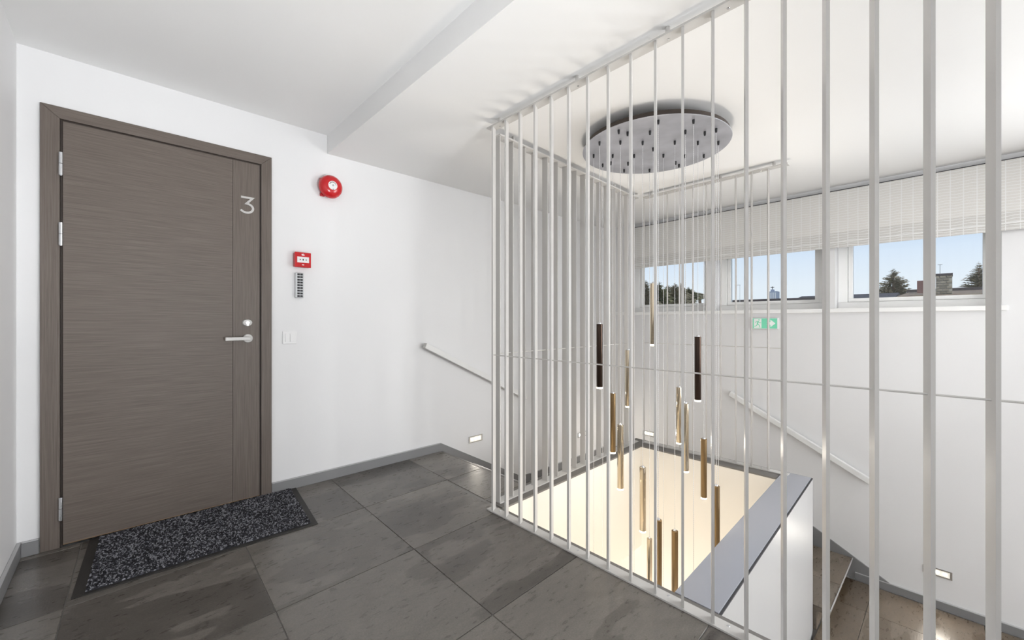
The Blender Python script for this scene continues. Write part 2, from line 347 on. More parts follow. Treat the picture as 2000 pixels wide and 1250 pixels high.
# floor: grout bed with every slate tile a piece of its own
XE = 1.632; XN = 1.98; YV = 1.85
fl = MB(); fl.box(XL, XE - .03, YF, YB, -.25, -.004); fl.box(XE - .03, XN - .02, 1.86, YB, -.25, -.004)
floor = st('floor', fl, M['grout'])
def T(i, j):
    x = -.2 + .603 * i; y = -.06 - .6 * 4 + .6 * j
    return (x + .026 * (y - 1), y + .04 * x)
def clip(poly, k, val, keep_less):
    out = []
    for a, b in zip(poly, poly[1:] + poly[:1]):
        ia = (a[k] <= val) == keep_less; ib = (b[k] <= val) == keep_less
        if ia: out.append(a)
        if ia != ib:
            t = (val - a[k]) / (b[k] - a[k]); out.append((a[0] + t * (b[0] - a[0]), a[1] + t * (b[1] - a[1])))
    return out
def tile_mesh(poly, z, th, m, gap=.0016, cham=.0012):
    cx = sum(p[0] for p in poly) / len(poly); cy = sum(p[1] for p in poly) / len(poly)
    def inset(d): return [(p[0] + (cx - p[0]) * min(.4, d / max(.02, abs(cx - p[0]))) if abs(cx - p[0]) > 1e-6 else p[0], p[1] + (cy - p[1]) * min(.4, d / max(.02, abs(cy - p[1]))) if abs(cy - p[1]) > 1e-6 else p[1]) for p in poly]
    a = inset(gap); b = inset(gap + cham); mb = MB(); n = len(poly)
    mb.v = [(p[0], p[1], z - th) for p in a] + [(p[0], p[1], z - cham) for p in a] + [(p[0], p[1], z) for p in b]
    for k in range(n):
        q = (k + 1) % n; mb.f += [(k, q, n + q, n + k), (n + k, n + q, 2 * n + q, 2 * n + k)]; mb.mi += [0, 0]
    mb.f += [tuple(range(2 * n, 3 * n)), tuple(range(n - 1, -1, -1))]; mb.mi += [0, 0]
    return mb
for i in range(-1, 4):
    for j in range(-1, 10):
        p = [T(i, j), T(i + 1, j), T(i + 1, j + 1), T(i, j + 1)]
        if i == 2 and p[0][1] < 1.83:                       # the column beside the screen runs to its foot plate
            p[1] = (XE - .022, p[1][1]); p[2] = (XE - .022, p[2][1])
        xm = XE - .022 if (p[0][1] < 1.83) else XN - .018
        if i == 3 and p[0][1] < 1.83:
            p = clip(p, 1, 1.985, False)
            if len(p) < 3 or p[0][1] < 1.5 and max(q[1] for q in p) < 2: continue
            xm = XN - .018
        for k, val, less in ((0, XL + .012, False), (0, xm, True), (1, YF + .01, False), (1, YB - .012, True)):
            if p: p = clip(p, k, val, less)
        if len(p) < 3: continue
        ar = abs(sum(a[0] * b[1] - b[0] * a[1] for a, b in zip(p, p[1:] + p[:1]))) / 2
        if ar < .004: continue
        build('tile', tile_mesh(p, 0, .012, None), M['slate'], floor)
# honed slab edge along the void, and nosing where the stair starts
build('slab_edge', MB().box(XE - .021, XE, YF, 1.815, -.03, -.0005), M['slab_edge'], floor)
build('nosing', MB().box(XN - .018, XN, 1.98, YB - .02, -.014, .0005), M['slab_edge'], floor, bevel=.002)
build('slab_face', MB().box(XE - .02, XE - .004, YF, 1.80, -.25, -.031), M['cream'], floor)

# ---- stair core: cream walls round the void, grey copings, flights
VX1 = 3.345; VX2 = 3.53
core = MB()
core.quadbox([S(1.60, 1.817), S(VX2, 1.817), S(VX2, 1.965), S(1.60, 1.965)], -.885, -.012)                # beside first flight
core.quadbox([S(VX1, .77), S(VX2, .77), S(VX2, 1.816), S(VX1, 1.816)], ZLOW, -.012)                     # far side
core.quadbox([S(VX1, 1.8165), S(VX2, 1.8165), (VX2, YB), (VX1, YB)], ZLOW, -.886)
core.quadbox([S(1.60, 1.816), S(1.60, .60), S(1.45, .60), S(1.45, 1.816)], -1.2, -.26)                  # under landing edge
wa = st('wall_atrium', core, M['cream'])
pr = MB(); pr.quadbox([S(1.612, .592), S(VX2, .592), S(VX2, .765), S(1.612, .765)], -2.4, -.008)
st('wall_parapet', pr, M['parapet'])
def coping(n, pts, z0=-.012, z1=.0): return st('trim_%d' % n, MB().quadbox(pts, z0, z1), M['coping'], bevel=.001)
coping(1, [S(1.634, .600), S(VX2, .600), S(VX2, .770), S(1.634, .770)], -.0075, .002)
st('trim_2', MB().quadbox([S(1.634, .5915), S(VX2, .5915), S(VX2, .5995), S(1.634, .5995)], -.0075, -.001), M['joint'])
st('trim_3', MB().quadbox([S(VX1, .775), S(VX2, .775), S(VX2, 1.814), S(VX1, 1.814)], -.0115, 0), M['slab_edge'])
st('trim_4', MB().quadbox([S(1.634, 1.815), S(VX2, 1.815), S(VX2, 1.967), S(1.634, 1.967)], -.0115, 0), M['slab_edge'])
st('trim_5', MB().box(1.583, 1.6, -1.2, 1.78, -.0005, .0), M['joint'])

stair = tag(empty('staircase', (2.0, 2.4, -.6)), kind='structure')
def slab(x0, x1, y0, y1, z): 
    return x0, x1, y0, y1, z
yl = 1.975
def tread(x0, x1, y0, y1, z, axis, cuts=()):
    """stone tiles on a concrete step, nosing strip on the open edge ('x+' or 'y-')"""
    if axis == 'x+': build('step', MB().box(x0, x1, y0, y1, z - .035, z - .012).box(x0, x1 - .075, y0, y1, z - .17, z - .0355), M['slate_stair'], stair)
    else: build('step', MB().box(x0, x1, y0, y1, z - .035, z - .012).box(x0, x1, y0 + .075, y1, z - .17, z - .0355), M['slate_stair'], stair)
    xs = [x0] + [c for c in cuts if x0 < c < x1] + [x1] if axis == 'y-' else [x0, x1]
    ys = [y0] + [c for c in cuts if y0 < c < y1] + [y1] if axis == 'x+' else [y0, y1]
    for a, b_ in zip(xs, xs[1:]):
        for c_, d in zip(ys, ys[1:]):
            build('tread_tile', tile_mesh([(a, c_), (b_, c_), (b_, d), (a, d)], z, .012, None), M['slate_stair'], stair)
    n = MB()
    if axis == 'x+': n.box(x1 + .0005, x1 + .009, y0, y1, z - .009, z + .001)
    else: n.box(x0, x1, y0 - .005, y0 - .0005, z - .009, z + .001)
    build('nosing', n, M['skirt_top'], stair)
tread(XN - .05, 2.30, yl + .03, YB - .022, -.178, 'x+', (2.5,))
tread(2.30 - .05, 2.62, yl + .04, YB - .022, -.356, 'x+', (2.45,))
def landing(name, x0, x1, y0, y1, z, px, py, ox=0, oy=0):
    build('landing_slab', MB().box(x0, x1, y0, y1, z - .2, z - .012), M['render'], stair)
    x = x0 - ox
    while x < x1:
        y = y0 - oy
        while y < y1:
            a, b_, c_, d = max(x, x0), min(x + px, x1), max(y, y0), min(y + py, y1)
            if b_ - a > .02 and d - c_ > .02: build('landing_tile', tile_mesh([(a, c_), (b_, c_), (b_, d), (a, d)], z, .012, None), M['slate_stair'], stair)
            y += py
        x += px
landing('a', 2.632, XW - .022, 2.05, YB - .022, ZL1, .6, .6)
landing('b', VX2 + .01, XW - .022, 1.22, 2.048, ZL1, .6, .6)
build('nosing', MB().box(VX2 + .01, XW - .022, 1.211, 1.2195, ZL1 - .013, ZL1 + .001), M['skirt_top'], stair)
tread(VX2 - .12 + .13, XW - .022, .90, 1.205, -.713, 'y-', (3.9,))
tread(VX2 + .01, XW - .022, .575, .885, -.891, 'y-', (3.95,))
landing('c', 1.75, XW - .022, -5.9, .648, ZL2, .6, .6, .1, .26)

# ---- skirtings
def skirt(name, x0, x1, y0, y1, z0, z1, top=.006):
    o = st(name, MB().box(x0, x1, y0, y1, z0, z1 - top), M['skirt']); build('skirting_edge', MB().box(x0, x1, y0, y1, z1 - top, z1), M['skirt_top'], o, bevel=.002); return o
skirt('baseboard_back', DX1 + .016, 1.962, YB - .014, YB - .0005, .0005, .070)
skirt('baseboard_back.001', XL + .015, DX0 - .016, YB - .014, YB - .0005, .0005, .070)
skirt('baseboard_left', XL + .0005, XL + .014, YF + .02, YB - .001, .0005, .070)
def strip(name, pts, axis, a, b):
    """upright board: pts are (u, z) outline, extruded from a to b along the other axis"""
    mb = MB()
    if axis == 'x': mb.prism([(u, a, z) for u, z in pts], [(u, b, z) for u, z in pts])
    else: mb.prism([(a, u, z) for u, z in pts], [(b, u, z) for u, z in pts])
    return st(name, mb, M['skirt'])
SL = .556
strip('baseboard_stair_back', [(1.963, .070), (1.963, -.25), (2.62, -.68), (3.05, -.68), (3.05, ZL1 + .075), (2.93, ZL1 + .075)], 'x', YB - .012, YB - .0005)
skirt('baseboard_landing_back', 3.051, XW - .016, YB - .013, YB - .0005, ZL1 + .0005, ZL1 + .075)
skirt('baseboard_landing_right', XW - .014, XW - .0005, 1.42, YB - .016, ZL1 + .0005, ZL1 + .075)
strip('baseboard_stair_right', [(1.419, ZL1 + .075), (1.419, -.85), (.70, -1.06), (.559, -1.06), (.558, ZL2 + .065), (.345, ZL2 + .065), (1.34, ZL1 + .075)], 'y', XW - .012, XW - .0005)
skirt('baseboard_lower_right', XW - .018, XW - .0005, -5.9, .558, ZL2 + .0005, ZL2 + .064)

# ------------------------------------------------------------------ windows
for k, (y0, y1) in enumerate(OP):
    XF = XW + .12; zb = 1.2135
    win = tag(empty('window_%d' % (k + 1), (XF, (y0 + y1) / 2, zb)), kind='structure')
    y0 += .0008; y1 -= .0008; z1 = WZ1 - .0008
    fw = .068
    f = MB(); f.box(XF, XF + .075, y0, y1, zb, zb + .055); f.box(XF, XF + .075, y0, y1, z1 - fw, z1); f.box(XF, XF + .075, y0, y0 + fw - .02, zb + .055, z1 - fw); f.box(XF, XF + .075, y1 - fw, y1, zb + .055, z1 - fw)
    build('window_frame', f, M['pvc'], win, bevel=.003)
    a0, a1, b0, b1 = y0 + fw - .018, y1 - fw - .002, zb + .057, z1 - fw - .002; s = .032
    f = MB(); f.box(XF + .018, XF + .07, a0, a1, b0, b0 + s); f.box(XF + .018, XF + .07, a0, a1, b1 - s, b1); f.box(XF + .018, XF + .07, a0, a0 + s, b0 + s, b1 - s); f.box(XF + .018, XF + .07, a1 - s, a1, b0 + s, b1 - s)
    build('sash', f, M['pvc'], win, bevel=.003)
    build('pane', MB().box(XF + .040, XF + .046, a0 + s, a1 - s, b0 + s, b1 - s), M['glass'], win)
st('trim_6', MB().box(XW - .028, XW + .118, -.268, YB - .016, 1.178, 1.213), M['pvc'], bevel=.003)     # window board

# ------------------------------------------------------------------ entrance door
door = tag(empty('door_1', ((DX0 + DX1) / 2, YB, 0)), kind='structure')
YC = YB - .016                                            # front of the casing
def casing(pts, m=M['wood_v']): build('casing', MB().prism([(x, YC, z) for x, z in pts], [(x, YB + .10, z) for x, z in pts]), m, door, bevel=.0015)
cw0, cw1 = .078, .040
LX0, LX1, LZ0, LZ1 = -.213, .622, .016, 2.075
ox0, ox1, oz = DX0 - .012, DX1 + .014, DZ + .014
casing([(ox0, .001), (LX0 - .010, .001), (LX0 - .010, LZ1 + .010), (ox0, oz)])
casing([(ox1, .001), (ox1, oz), (LX1 + .010, LZ1 + .010), (LX1 + .010, .001)])
casing([(ox0, oz + .0005), (LX0 - .010, LZ1 + .0105), (LX1 + .010, LZ1 + .0105), (ox1, oz + .0005)], M['wood_h'])
r = MB(); r.box(LX0 - .009, LX0 - .001, YC + .012, YB + .09, .002, LZ1 + .009); r.box(LX1 + .001, LX1 + .009, YC + .012, YB + .09, .002, LZ1 + .009); r.box(LX0, LX1, YC + .012, YB + .09, LZ1 + .001, LZ1 + .009)
build('rebate', r, M['wood_dark'], door)
YD = YC + .001; xs = .482
lf = build('door_leaf', MB().box(LX0, xs - .0006, YD, YD + .055, LZ0, LZ1), M['wood_h'], door, bevel=.001)
build('lock_stile', MB().box(xs + .0006, LX1, YD, YD + .055, LZ0, LZ1), M['wood_v'], door, bevel=.001)
build('leaf_edge', MB().box(LX0, LX1, YD + .003, YD + .05, LZ0 - .004, LZ0 - .0005), M['wood_edge'], door)
build('threshold', MB().box(LX0 - .008, LX1 + .008, YC + .03, YB + .15, .0005, .011), M['wood_dark'], door)
for z in (1.865, 1.525, .193):
    h = MB()
    h.cyl((LX0 - .006, YC - .006, z - .055), (LX0 - .006, YC - .006, z - .001), .0085, 14); h.cyl((LX0 - .006, YC - .006, z + .001), (LX0 - .006, YC - .006, z + .055), .0085, 14)
    h.cyl((LX0 - .006, YC - .006, z - .058), (LX0 - .006, YC - .006, z - .0552), .006, 12)
    build('hinge', h, M['chrome'], door, smooth=True)
# lock rose and lever handle
hx, hz, kz = .556, .997, 1.093
k = MB(); ringo = [(hx + .027 * math.cos(a), YD - .001, kz + .021 * math.sin(a)) for a in [2 * math.pi * i / 24 for i in range(24)]]
k.prism(ringo, [(hx + (x - hx) * .86, YD - .012, kz + (z - kz) * .86) for x, y, z in ringo])
lk = build('lock_rose', k, M['white'], door, smooth=True)
k = MB(); k.cyl((hx, YD - .012, kz), (hx, YD - .018, kz), .0095, 16); k.box(hx - .005, hx + .005, YD - .0175, YD - .0121, kz - .018, kz - .006)
cy = build('lock_cylinder', k, M['chrome'], lk)
build('keyhole', MB().box(hx - .001, hx + .001, YD - .0185, YD - .018, kz - .005, kz + .005), M['ink'], lk)
k = MB(); k.lathe([(0, .026), (.006, .026), (.009, .023), (.009, .010), (.035, .0095), (.036, .009)], (hx + .003, YD - .0005, hz), (0, -1, 0), 24)
hd = build('door_handle', k, M['white'], door, smooth=True)
k = MB(); k.box(hx - .118, hx + .012, YD - .047, YD - .034, hz - .011, hz + .010)
build('lever', k, M['white'], hd, bevel=.003)
# numeral 3
def arc(cx, cz, r, a0, a1, n): return [(cx + r * math.cos(math.radians(a0 + (a1 - a0) * i / n)), cz + r * math.sin(math.radians(a0 + (a1 - a0) * i / n))) for i in range(n + 1)]
nx, nz, nh = .521, 1.768, .092
path = [(.02, 1.0), (.545, 1.0), (.27, .60)] + arc(.27, .30, .30, 80, -150, 18)
L, Rr = stroke([(nx + .115 * p[0] * 1.0 - .0, nz - .0 + nh * 1.0 * p[1]) for p in path], .0122)
k = MB()
for i in range(len(L) - 1):
    q = [L[i], L[i + 1], Rr[i + 1], Rr[i]]
    k.prism([(p[0], YD - .0005, p[1]) for p in q], [(p[0], YD - .004, p[1]) for p in q])
tag(build('numeral', k, M['white'], door), 'white metal numeral 3')

# ------------------------------------------------------------------ things on the door wall
def wall_thing(name, x, z, label, cat): return tag(empty(name, (x, YB, z)), label, cat)
# fire bell
b = wall_thing('fire_bell', 1.045, 2.030, 'round red fire alarm bell high on the white wall beside the door', 'bell')
k = MB(); k.box(1.045 - .052, 1.045 + .052, YB - .032, YB - .0005, 2.03 - .052, 2.03 + .052); k.box(1.045 - .06, 1.045 - .03, YB - .024, YB - .001, 2.03 - .068, 2.03 - .045); k.box(1.045 - .062, 1.045 - .045, YB - .024, YB - .001, 2.03 + .03, 2.03 + .055)
build('back_box', k, M['redtrim'], b, bevel=.004)
k = MB(); k.lathe([(0, .076), (.004, .0785), (.022, .076), (.036, .066), (.046, .048), (.050, .031)], (1.045, YB - .033, 2.03), (0, -1, 0), 36)
build('gong', k, M['red'], b, smooth=True)
k = MB(); k.lathe([(0, .030), (.0015, .030)], (1.045, YB - .0832, 2.03), (0, -1, 0), 28); lb = build('centre_label', k, M['plastic'], b)
k = MB()
for i in range(9):
    a = math.radians(20 + i * 17.5); c0 = Vector((1.045 + .022 * math.cos(a), 0, 2.03 + .022 * math.sin(a))); u = Vector((-math.sin(a), 0, math.cos(a))) * .002; v = Vector((math.cos(a), 0, math.sin(a))) * .003
    k.prism([c0 - u - v + Vector((0, YB - .0848, 0)), c0 + u - v + Vector((0, YB - .0848, 0)), c0 + u + v + Vector((0, YB - .0848, 0)), c0 - u + v + Vector((0, YB - .0848, 0))],
            [c0 - u - v + Vector((0, YB - .0852, 0)), c0 + u - v + Vector((0, YB - .0852, 0)), c0 + u + v + Vector((0, YB - .0852, 0)), c0 - u + v + Vector((0, YB - .0852, 0))])
k.cyl((1.047, YB - .0848, 2.004), (1.047, YB - .0853, 2.004), .003, 10)
tag(build('print', k, M['ink'], lb), kind='stuff')
build('bolt', MB().cyl((1.045, YB - .0848, 2.03), (1.045, YB - .090, 2.03), .007, 6), M['chrome'], lb)
# manual call point
cx_, cz_ = .866, 1.507
b = wall_thing('fire_call_point', cx_, cz_, 'small square red manual fire call point with a white panel, above the keypad', 'alarm')
build('case', MB().box(cx_ - .048, cx_ + .048, YB - .040, YB - .0005, cz_ - .047, cz_ + .047), M['redtrim'], b, bevel=.004)
build('lip', MB().box(cx_ - .050, cx_ + .050, YB - .048, YB - .0405, cz_ - .049, cz_ + .049), M['red'], b, bevel=.003)
pn = build('panel', MB().box(cx_ - .036, cx_ + .036, YB - .051, YB - .0485, cz_ - .019, cz_ + .019), M['plastic'], b)
k = MB(); yy = YB - .0512
def flat(pts, y, t=.0004): k.prism([(p[0], y, p[1]) for p in pts], [(p[0], y - t, p[1]) for p in pts])
flat([(cx_ - .004, cz_ - .005), (cx_ + .004, cz_ - .005), (cx_ + .004, cz_ + .005), (cx_ - .004, cz_ + .005)], yy)
flat([(cx_ - .021, cz_ - .005), (cx_ - .012, cz_), (cx_ - .021, cz_ + .005)], yy); flat([(cx_ + .021, cz_ + .005), (cx_ + .012, cz_), (cx_ + .021, cz_ - .005)], yy)
build('arrow_print', k, M['ink'], pn)
k = MB(); flat([(cx_ - .008, cz_ + .028), (cx_ + .008, cz_ + .028), (cx_ + .010, cz_ + .036), (cx_ + .003, cz_ + .034), (cx_, cz_ + .042), (cx_ - .004, cz_ + .035), (cx_ - .010, cz_ + .038)], YB - .0482); flat([(cx_ - .006, cz_ - .036), (cx_ + .006, cz_ - .036), (cx_ + .006, cz_ - .030), (cx_ - .006, cz_ - .030)], YB - .0482)
tag(build('emblem_print', k, M['plastic'], b), kind='stuff')
# keypad
kx, kz2 = .852, 1.340
b = wall_thing('door_keypad', kx, kz2, 'narrow silver keypad with black push buttons under the red call point', 'keypad')
build('case', MB().box(kx - .025, kx + .025, YB - .024, YB - .0005, kz2 - .083, kz2 + .083), M['silver'], b, bevel=.003)
k = MB().box(-.0075, .0075, -.003, 0, -.0062, .0062); km = k.mesh('key', M['ink'])
for r_ in range(9):
    for c_ in range(2):
        put('key', km, b, (-.007 + c_ * .018, -.0245, .072 - r_ * .018))
# light switch
sx, sz = .797, .995
b = wall_thing('light_switch', sx, sz, 'white double rocker light switch on the wall right of the door frame', 'switch')
build('frame', MB().box(sx - .042, sx + .042, YB - .009, YB - .0005, sz - .042, sz + .042), M['plastic'], b, bevel=.003)
for d in (-1, 1):
    x0, x1 = (sx - .0275, sx - .0005) if d < 0 else (sx + .0005, sx + .0275)
    k = MB(); k.prism([(x0, YB - .0092, sz - .0275), (x1, YB - .0092, sz - .0275), (x1, YB - .0092, sz + .0275), (x0, YB - .0092, sz + .0275)], [(x0, YB - .0175, sz - .0275), (x1, YB - .0175, sz - .0275), (x1, YB - .0125, sz + .0275), (x0, YB - .0125, sz + .0275)])
    build('rocker', k, M['plastic'], b, bevel=.001)

# handrails
def handrail(p, q, out, label):
    """flat bar on brackets; out = unit vector from the wall into the room"""
    p = Vector(p); q = Vector(q); o = Vector(out)
    h = tag(empty('handrail', p), label, 'handrail')
    d = (q - p).normalized()
    build('rail', MB().beam(p, q, .042, .044, o), M['rail'], h, bevel=.002)
    for e_, sg in ((p, -1), (q, 1)):
        build('end_cap', MB().beam(e_ + d * sg * .0002, e_ + d * sg * .003, .038, .040, o), M['white'], h, bevel=.001)
    for f_ in (.08, .5, .92):
        c0 = p + (q - p) * f_; build('bracket', MB().cyl(c0 - o * .0215, c0 - o * .0335, .012, 12), M['white'], h)
    k = MB(); c0 = p - d * .0032
    for dv in (-.008, .008): k.cyl(c0 + o * dv, c0 + o * dv - d * .0015, .003, 8)
    tag(build('screws', k, M['chrome'], h), kind='stuff')
    return h
handrail((1.795, YB - .034, .905), (2.97, YB - .034, .335), (0, -1, 0), 'white flat wall handrail descending along the wall right of the door')
handrail((XW - .034, 1.535, .375), (XW - .034, .455, -.215), (-1, 0, 0), 'white flat wall handrail descending on the window wall under the exit sign')

# step lights
def step_light(p, along, out, label, power):
    p = Vector(p); a = Vector(along); o = Vector(out); up = Vector((0, 0, 1))
    s = tag(empty('step_light', p), label, 'wall light', 'recessed step lights along the stair')
    def bx(mb, u0, u1, z0, z1, d0, d1):
        base = [p + a * u + up * z + o * d0 for u, z in ((u0, z0), (u1, z0), (u1, z1), (u0, z1))]
        mb.prism(base, [q + o * (d1 - d0) for q in base]); return mb
    W_, H_ = .078, .030; f = MB()
    bx(f, -W_, W_, -H_, -H_ + .009, .0005, .006); bx(f, -W_, W_, H_ - .009, H_, .0005, .006); bx(f, -W_, -W_ + .012, -H_ + .009, H_ - .009, .0005, .006); bx(f, W_ - .012, W_, -H_ + .009, H_ - .009, .0005, .006)
    build('frame', f, M['chrome'], s)
    build('diffuser', bx(MB(), -W_ + .0125, W_ - .0125, -H_ + .0095, H_ - .0095, .0005, .002), M['diffuser'], s)
    for u in (-.04, 0, .04):
        k = MB(); k.lathe([(0, .011), (.002, .010), (.004, .006)], p + a * u + o * .0022, o, 14); build('led', k, M['led'], s, smooth=True)
    d = bpy.data.lights.new('step_light_beam', 'AREA'); d.shape = 'RECTANGLE'; d.size = .11; d.size_y = .03; d.energy = power; d.color = (1, .92, .80)
    lo = bpy.data.objects.new('step_light_beam', d); COL.objects.link(lo); lo.parent = s; lo.location = o * .02
    lo.rotation_euler = o.to_track_quat('-Z', 'Y').to_euler()
step_light((2.345, YB, .032), (1, 0, 0), (0, -1, 0), 'rectangular recessed step light on the wall where the first flight starts', 2.5)
step_light((3.93, YB, -.225), (1, 0, 0), (0, -1, 0), 'recessed step light over the upper landing, seen between slats', 3.5)
step_light((XW, 2.44, -.215), (0, -1, 0), (-1, 0, 0), 'recessed step light on the window wall near its far corner', 3.5)
step_light((XW, .075, -.80), (0, -1, 0), (-1, 0, 0), 'recessed step light over the lower landing, right of the stair', 1.5)

# exit sign
ey, ez = 1.228, 1.082
b = tag(empty('exit_sign', (XW, ey, ez)), 'green and white running man exit sign with right arrow, below the middle window', 'exit sign')
build('case', MB().box(XW - .028, XW - .0005, ey - .112, ey + .112, ez - .054, ez + .054), M['plastic'], b, bevel=.003)
face = build('face', MB().box(XW - .030, XW - .0285, ey - .105, ey + .105, ez - .048, ez + .048), M['green'], b)
k = MB()
def sf(pts, lift=.0305):  # pts: (right, up) about the sign centre; right = -Y
    k.prism([(XW - lift, ey - u, ez + v) for u, v in pts], [(XW - lift - .0006, ey - u, ez + v) for u, v in pts])
sf([(-.090, -.044), (-.025, -.044), (-.025, .044), (-.090, .044)])
sf([(.018, .012), (.050, .012), (.050, .036), (.092, 0), (.050, -.036), (.050, -.012), (.018, -.012), (.030, 0)])
sf([(-.104, -.052), (.104, -.052), (.104, -.0495), (-.104, -.0495)], .0285)
build('pictogram', k, M['signwhite'], b)
k = MB()
def limb(pts, wdt):
    L, Rr = stroke(pts, wdt)
    for i in range(len(L) - 1): sf([L[i], L[i + 1], Rr[i + 1], Rr[i]], .0312)
limb([(-.052, .022), (-.060, -.006)], .011); limb([(-.060, -.004), (-.045, -.016), (-.038, -.038)], .007); limb([(-.060, -.006), (-.068, -.022), (-.086, -.030)], .007)
limb([(-.052, .018), (-.040, .006), (-.028, .008)], .005); limb([(-.054, .020), (-.070, .018), (-.076, .004)], .005)
sf([(-.046 + .006 * math.cos(i * math.pi / 5), .033 + .006 * math.sin(i * math.pi / 5)) for i in range(10)], .0312)
build('running_figure', k, M['green'], b)

# ------------------------------------------------------------------ roman blind
bl = tag(empty('roman_blind', (XW - .03, 1.0, 2.2)), 'pale woven roman blind hanging along the top of all three windows', 'blind')
by0, by1 = -1.0, 2.66
k = MB(); n = 60
def sheet(x, z0, z1, th=.003):
    mb = MB(); mb.box(x, x + th, by0, by1, z0, z1); return mb
build('fabric', sheet(XW - .034, 1.863, 2.2205), M['fabric'], bl)
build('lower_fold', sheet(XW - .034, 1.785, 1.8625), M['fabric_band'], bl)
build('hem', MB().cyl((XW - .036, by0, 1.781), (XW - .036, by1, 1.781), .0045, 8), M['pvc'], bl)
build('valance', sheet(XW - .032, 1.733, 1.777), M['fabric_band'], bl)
build('headrail', MB().box(XW - .040, XW - .0005, by0, by1, 2.2208, 2.2255), M['joint'], bl)

# ------------------------------------------------------------------ slatted screens
TH = math.radians(24); ZT0, ZT1 = 2.224, 2.233
def bar_mesh(rot, z0=.0085, z1=ZT0 - .0005):
    e = Vector((math.cos(rot), math.sin(rot))); nrm = Vector((-e.y, e.x)); w2, h = .0049, .038
    c = [-nrm * w2, -nrm * w2 + e * h, nrm * w2 + e * h, nrm * w2]
    return MB().prism([(p.x, p.y, z0) for p in c], [(p.x, p.y, z1) for p in c]).mesh('bar', M['white'])
so_m = MB().cyl((0, 0, ZT1 + .0004), (0, 0, ZC - .0005), .011, 14).mesh('standoff', M['white'], True)
scr = MB(); scr.lathe([(0, .006), (.0012, .0045)], (0, 0, 0), (0, 0, -1), 12); scr_m = scr.mesh('screw', M['chrome'])
def screen(label, pts_foot, bars, rot, rod, standoffs, screws):
    o = tag(empty('slat_screen', (bars[0][0], bars[0][1], 0)), label, 'railing', 'white slatted screens round the stair void')
    ox, oy = bars[0][0], bars[0][1]
    build('foot_plate', MB().quadbox(pts_foot, .0005, .008), M['white'], o, bevel=.001)
    build('top_plate', MB().quadbox(pts_foot, ZT0, ZT1), M['white'], o, bevel=.001)
    bm = bar_mesh(rot)
    for x, y in bars: put('bar', bm, o, (x - ox, y - oy, 0))
    build('cross_rod', MB().cyl(rod[0], rod[1], .003, 8), M['white'], o, smooth=True)
    for x, y in standoffs: put('standoff', so_m, o, (x - ox, y - oy, 0))
    for x, y in screws:
        put('screw', scr_m, o, (x - ox, y - oy, ZT0 - .0004)); s2 = put('screw', scr_m, o, (x - ox, y - oy, .0084)); s2.rotation_euler = (math.pi, 0, 0)
    return o
NB = [(1.5525, 1.817 - .11147 * i) for i in range(22)]
ye = NB[-1][1] - .05
screen('long white slatted screen standing at the floor edge in front of the stair void', [(1.5475, 1.862), (1.5475, ye), (1.601, ye), (1.601, 1.862)], NB, TH,
       ((1.567, 1.83, .906), (1.567, ye + .02, .906)), [(1.578, y) for y in (1.781, 1.222, .773, .214, -.345)], [(1.582, y) for y in (1.781, 1.222, .773, .549, .214, -.345)])
def SL_(x, y): return (x, y + .056 * (x - 1.65))
LBs = [SL_(1.664 + .1143 * i, 1.872) for i in range(16)]
screen('white slatted screen beside the first flight, its flat bars seen broadside', [SL_(1.655, 1.862), SL_(3.436, 1.862), SL_(3.436, 1.925), SL_(1.655, 1.925)], LBs, TH + R90,
       ((*SL_(1.66, 1.885), .906), (*SL_(3.42, 1.885), .906)), [SL_(x, 1.893) for x in (1.80, 2.42, 3.05)], [SL_(x, 1.893) for x in (1.72, 2.42, 3.05)])
FB = [(3.452, .92 + .111 * i - .0) for i in range(10)]
screen('white slatted screen on the far side of the void below the windows', [(3.44, .800), (3.50, .800), (3.50, 1.925), (3.44, 1.925)], FB, TH,
       ((3.466, .82, .906), (3.466, 1.92, .906)), [(3.47, y) for y in (.89, 1.265, 1.87)], [(3.47, y) for y in (.975, 1.265, 1.87)])

# ------------------------------------------------------------------ pendant chandelier
zd = 2.192; CX, CY, CR = 2.447, 1.294, .442
ch = tag(empty('pendant_chandelier', (CX, CY, zd)), 'round steel ceiling canopy with many bronze tube pendants hanging down the stair void', 'chandelier')
k = MB(); k.lathe([(0, CR - .002), (.0015, CR), (.004, CR)], (CX, CY, zd), (0, 0, 1), 96); build('canopy_plate', k, M['disc'], ch, smooth=True)
k = MB(); k.lathe([(0, CR - .011), (.028, CR - .011)], (CX, CY, zd + .0042), (0, 0, 1), 96); build('canopy_rim', k, M['disc_edge'], ch, smooth=True)
build('ceiling_mount', MB().cyl((CX, CY, zd + .033), (CX, CY, ZC - .0005), .30, 48), M['disc_edge'], ch, smooth=True)
P = [((2.242, 1.604), -1.7), ((2.108, 1.465), .699), ((2.420, 1.656), -1.6), ((2.333, 1.519), .245), ((2.190, 1.372), .090), ((2.522, 1.520), .518), ((2.435, 1.423), -1.65),
     ((2.294, 1.283), -.168), ((2.426, 1.285), .953), ((2.746, 1.482), -.838), ((2.114, 1.090), -.36), ((2.569, 1.289), -1.75), ((2.430, 1.147), -.55), ((2.811, 1.297), .258), ((2.339, 1.042), .247),
     ((2.248, .957), -1.6), ((2.537, 1.054), .622), ((2.767, 1.111), -.052), ((2.444, .913), -.215), ((2.628, .969), -1.7)]
gm = MB(); gm.lathe([(0, .0068), (.012, .0068), (.015, .006), (.022, .0055), (.024, .003)], (0, 0, 0), (0, 0, -1), 14); gmesh = gm.mesh('cable_gland', M['gland'], True)
TL, TR = .386, .0185
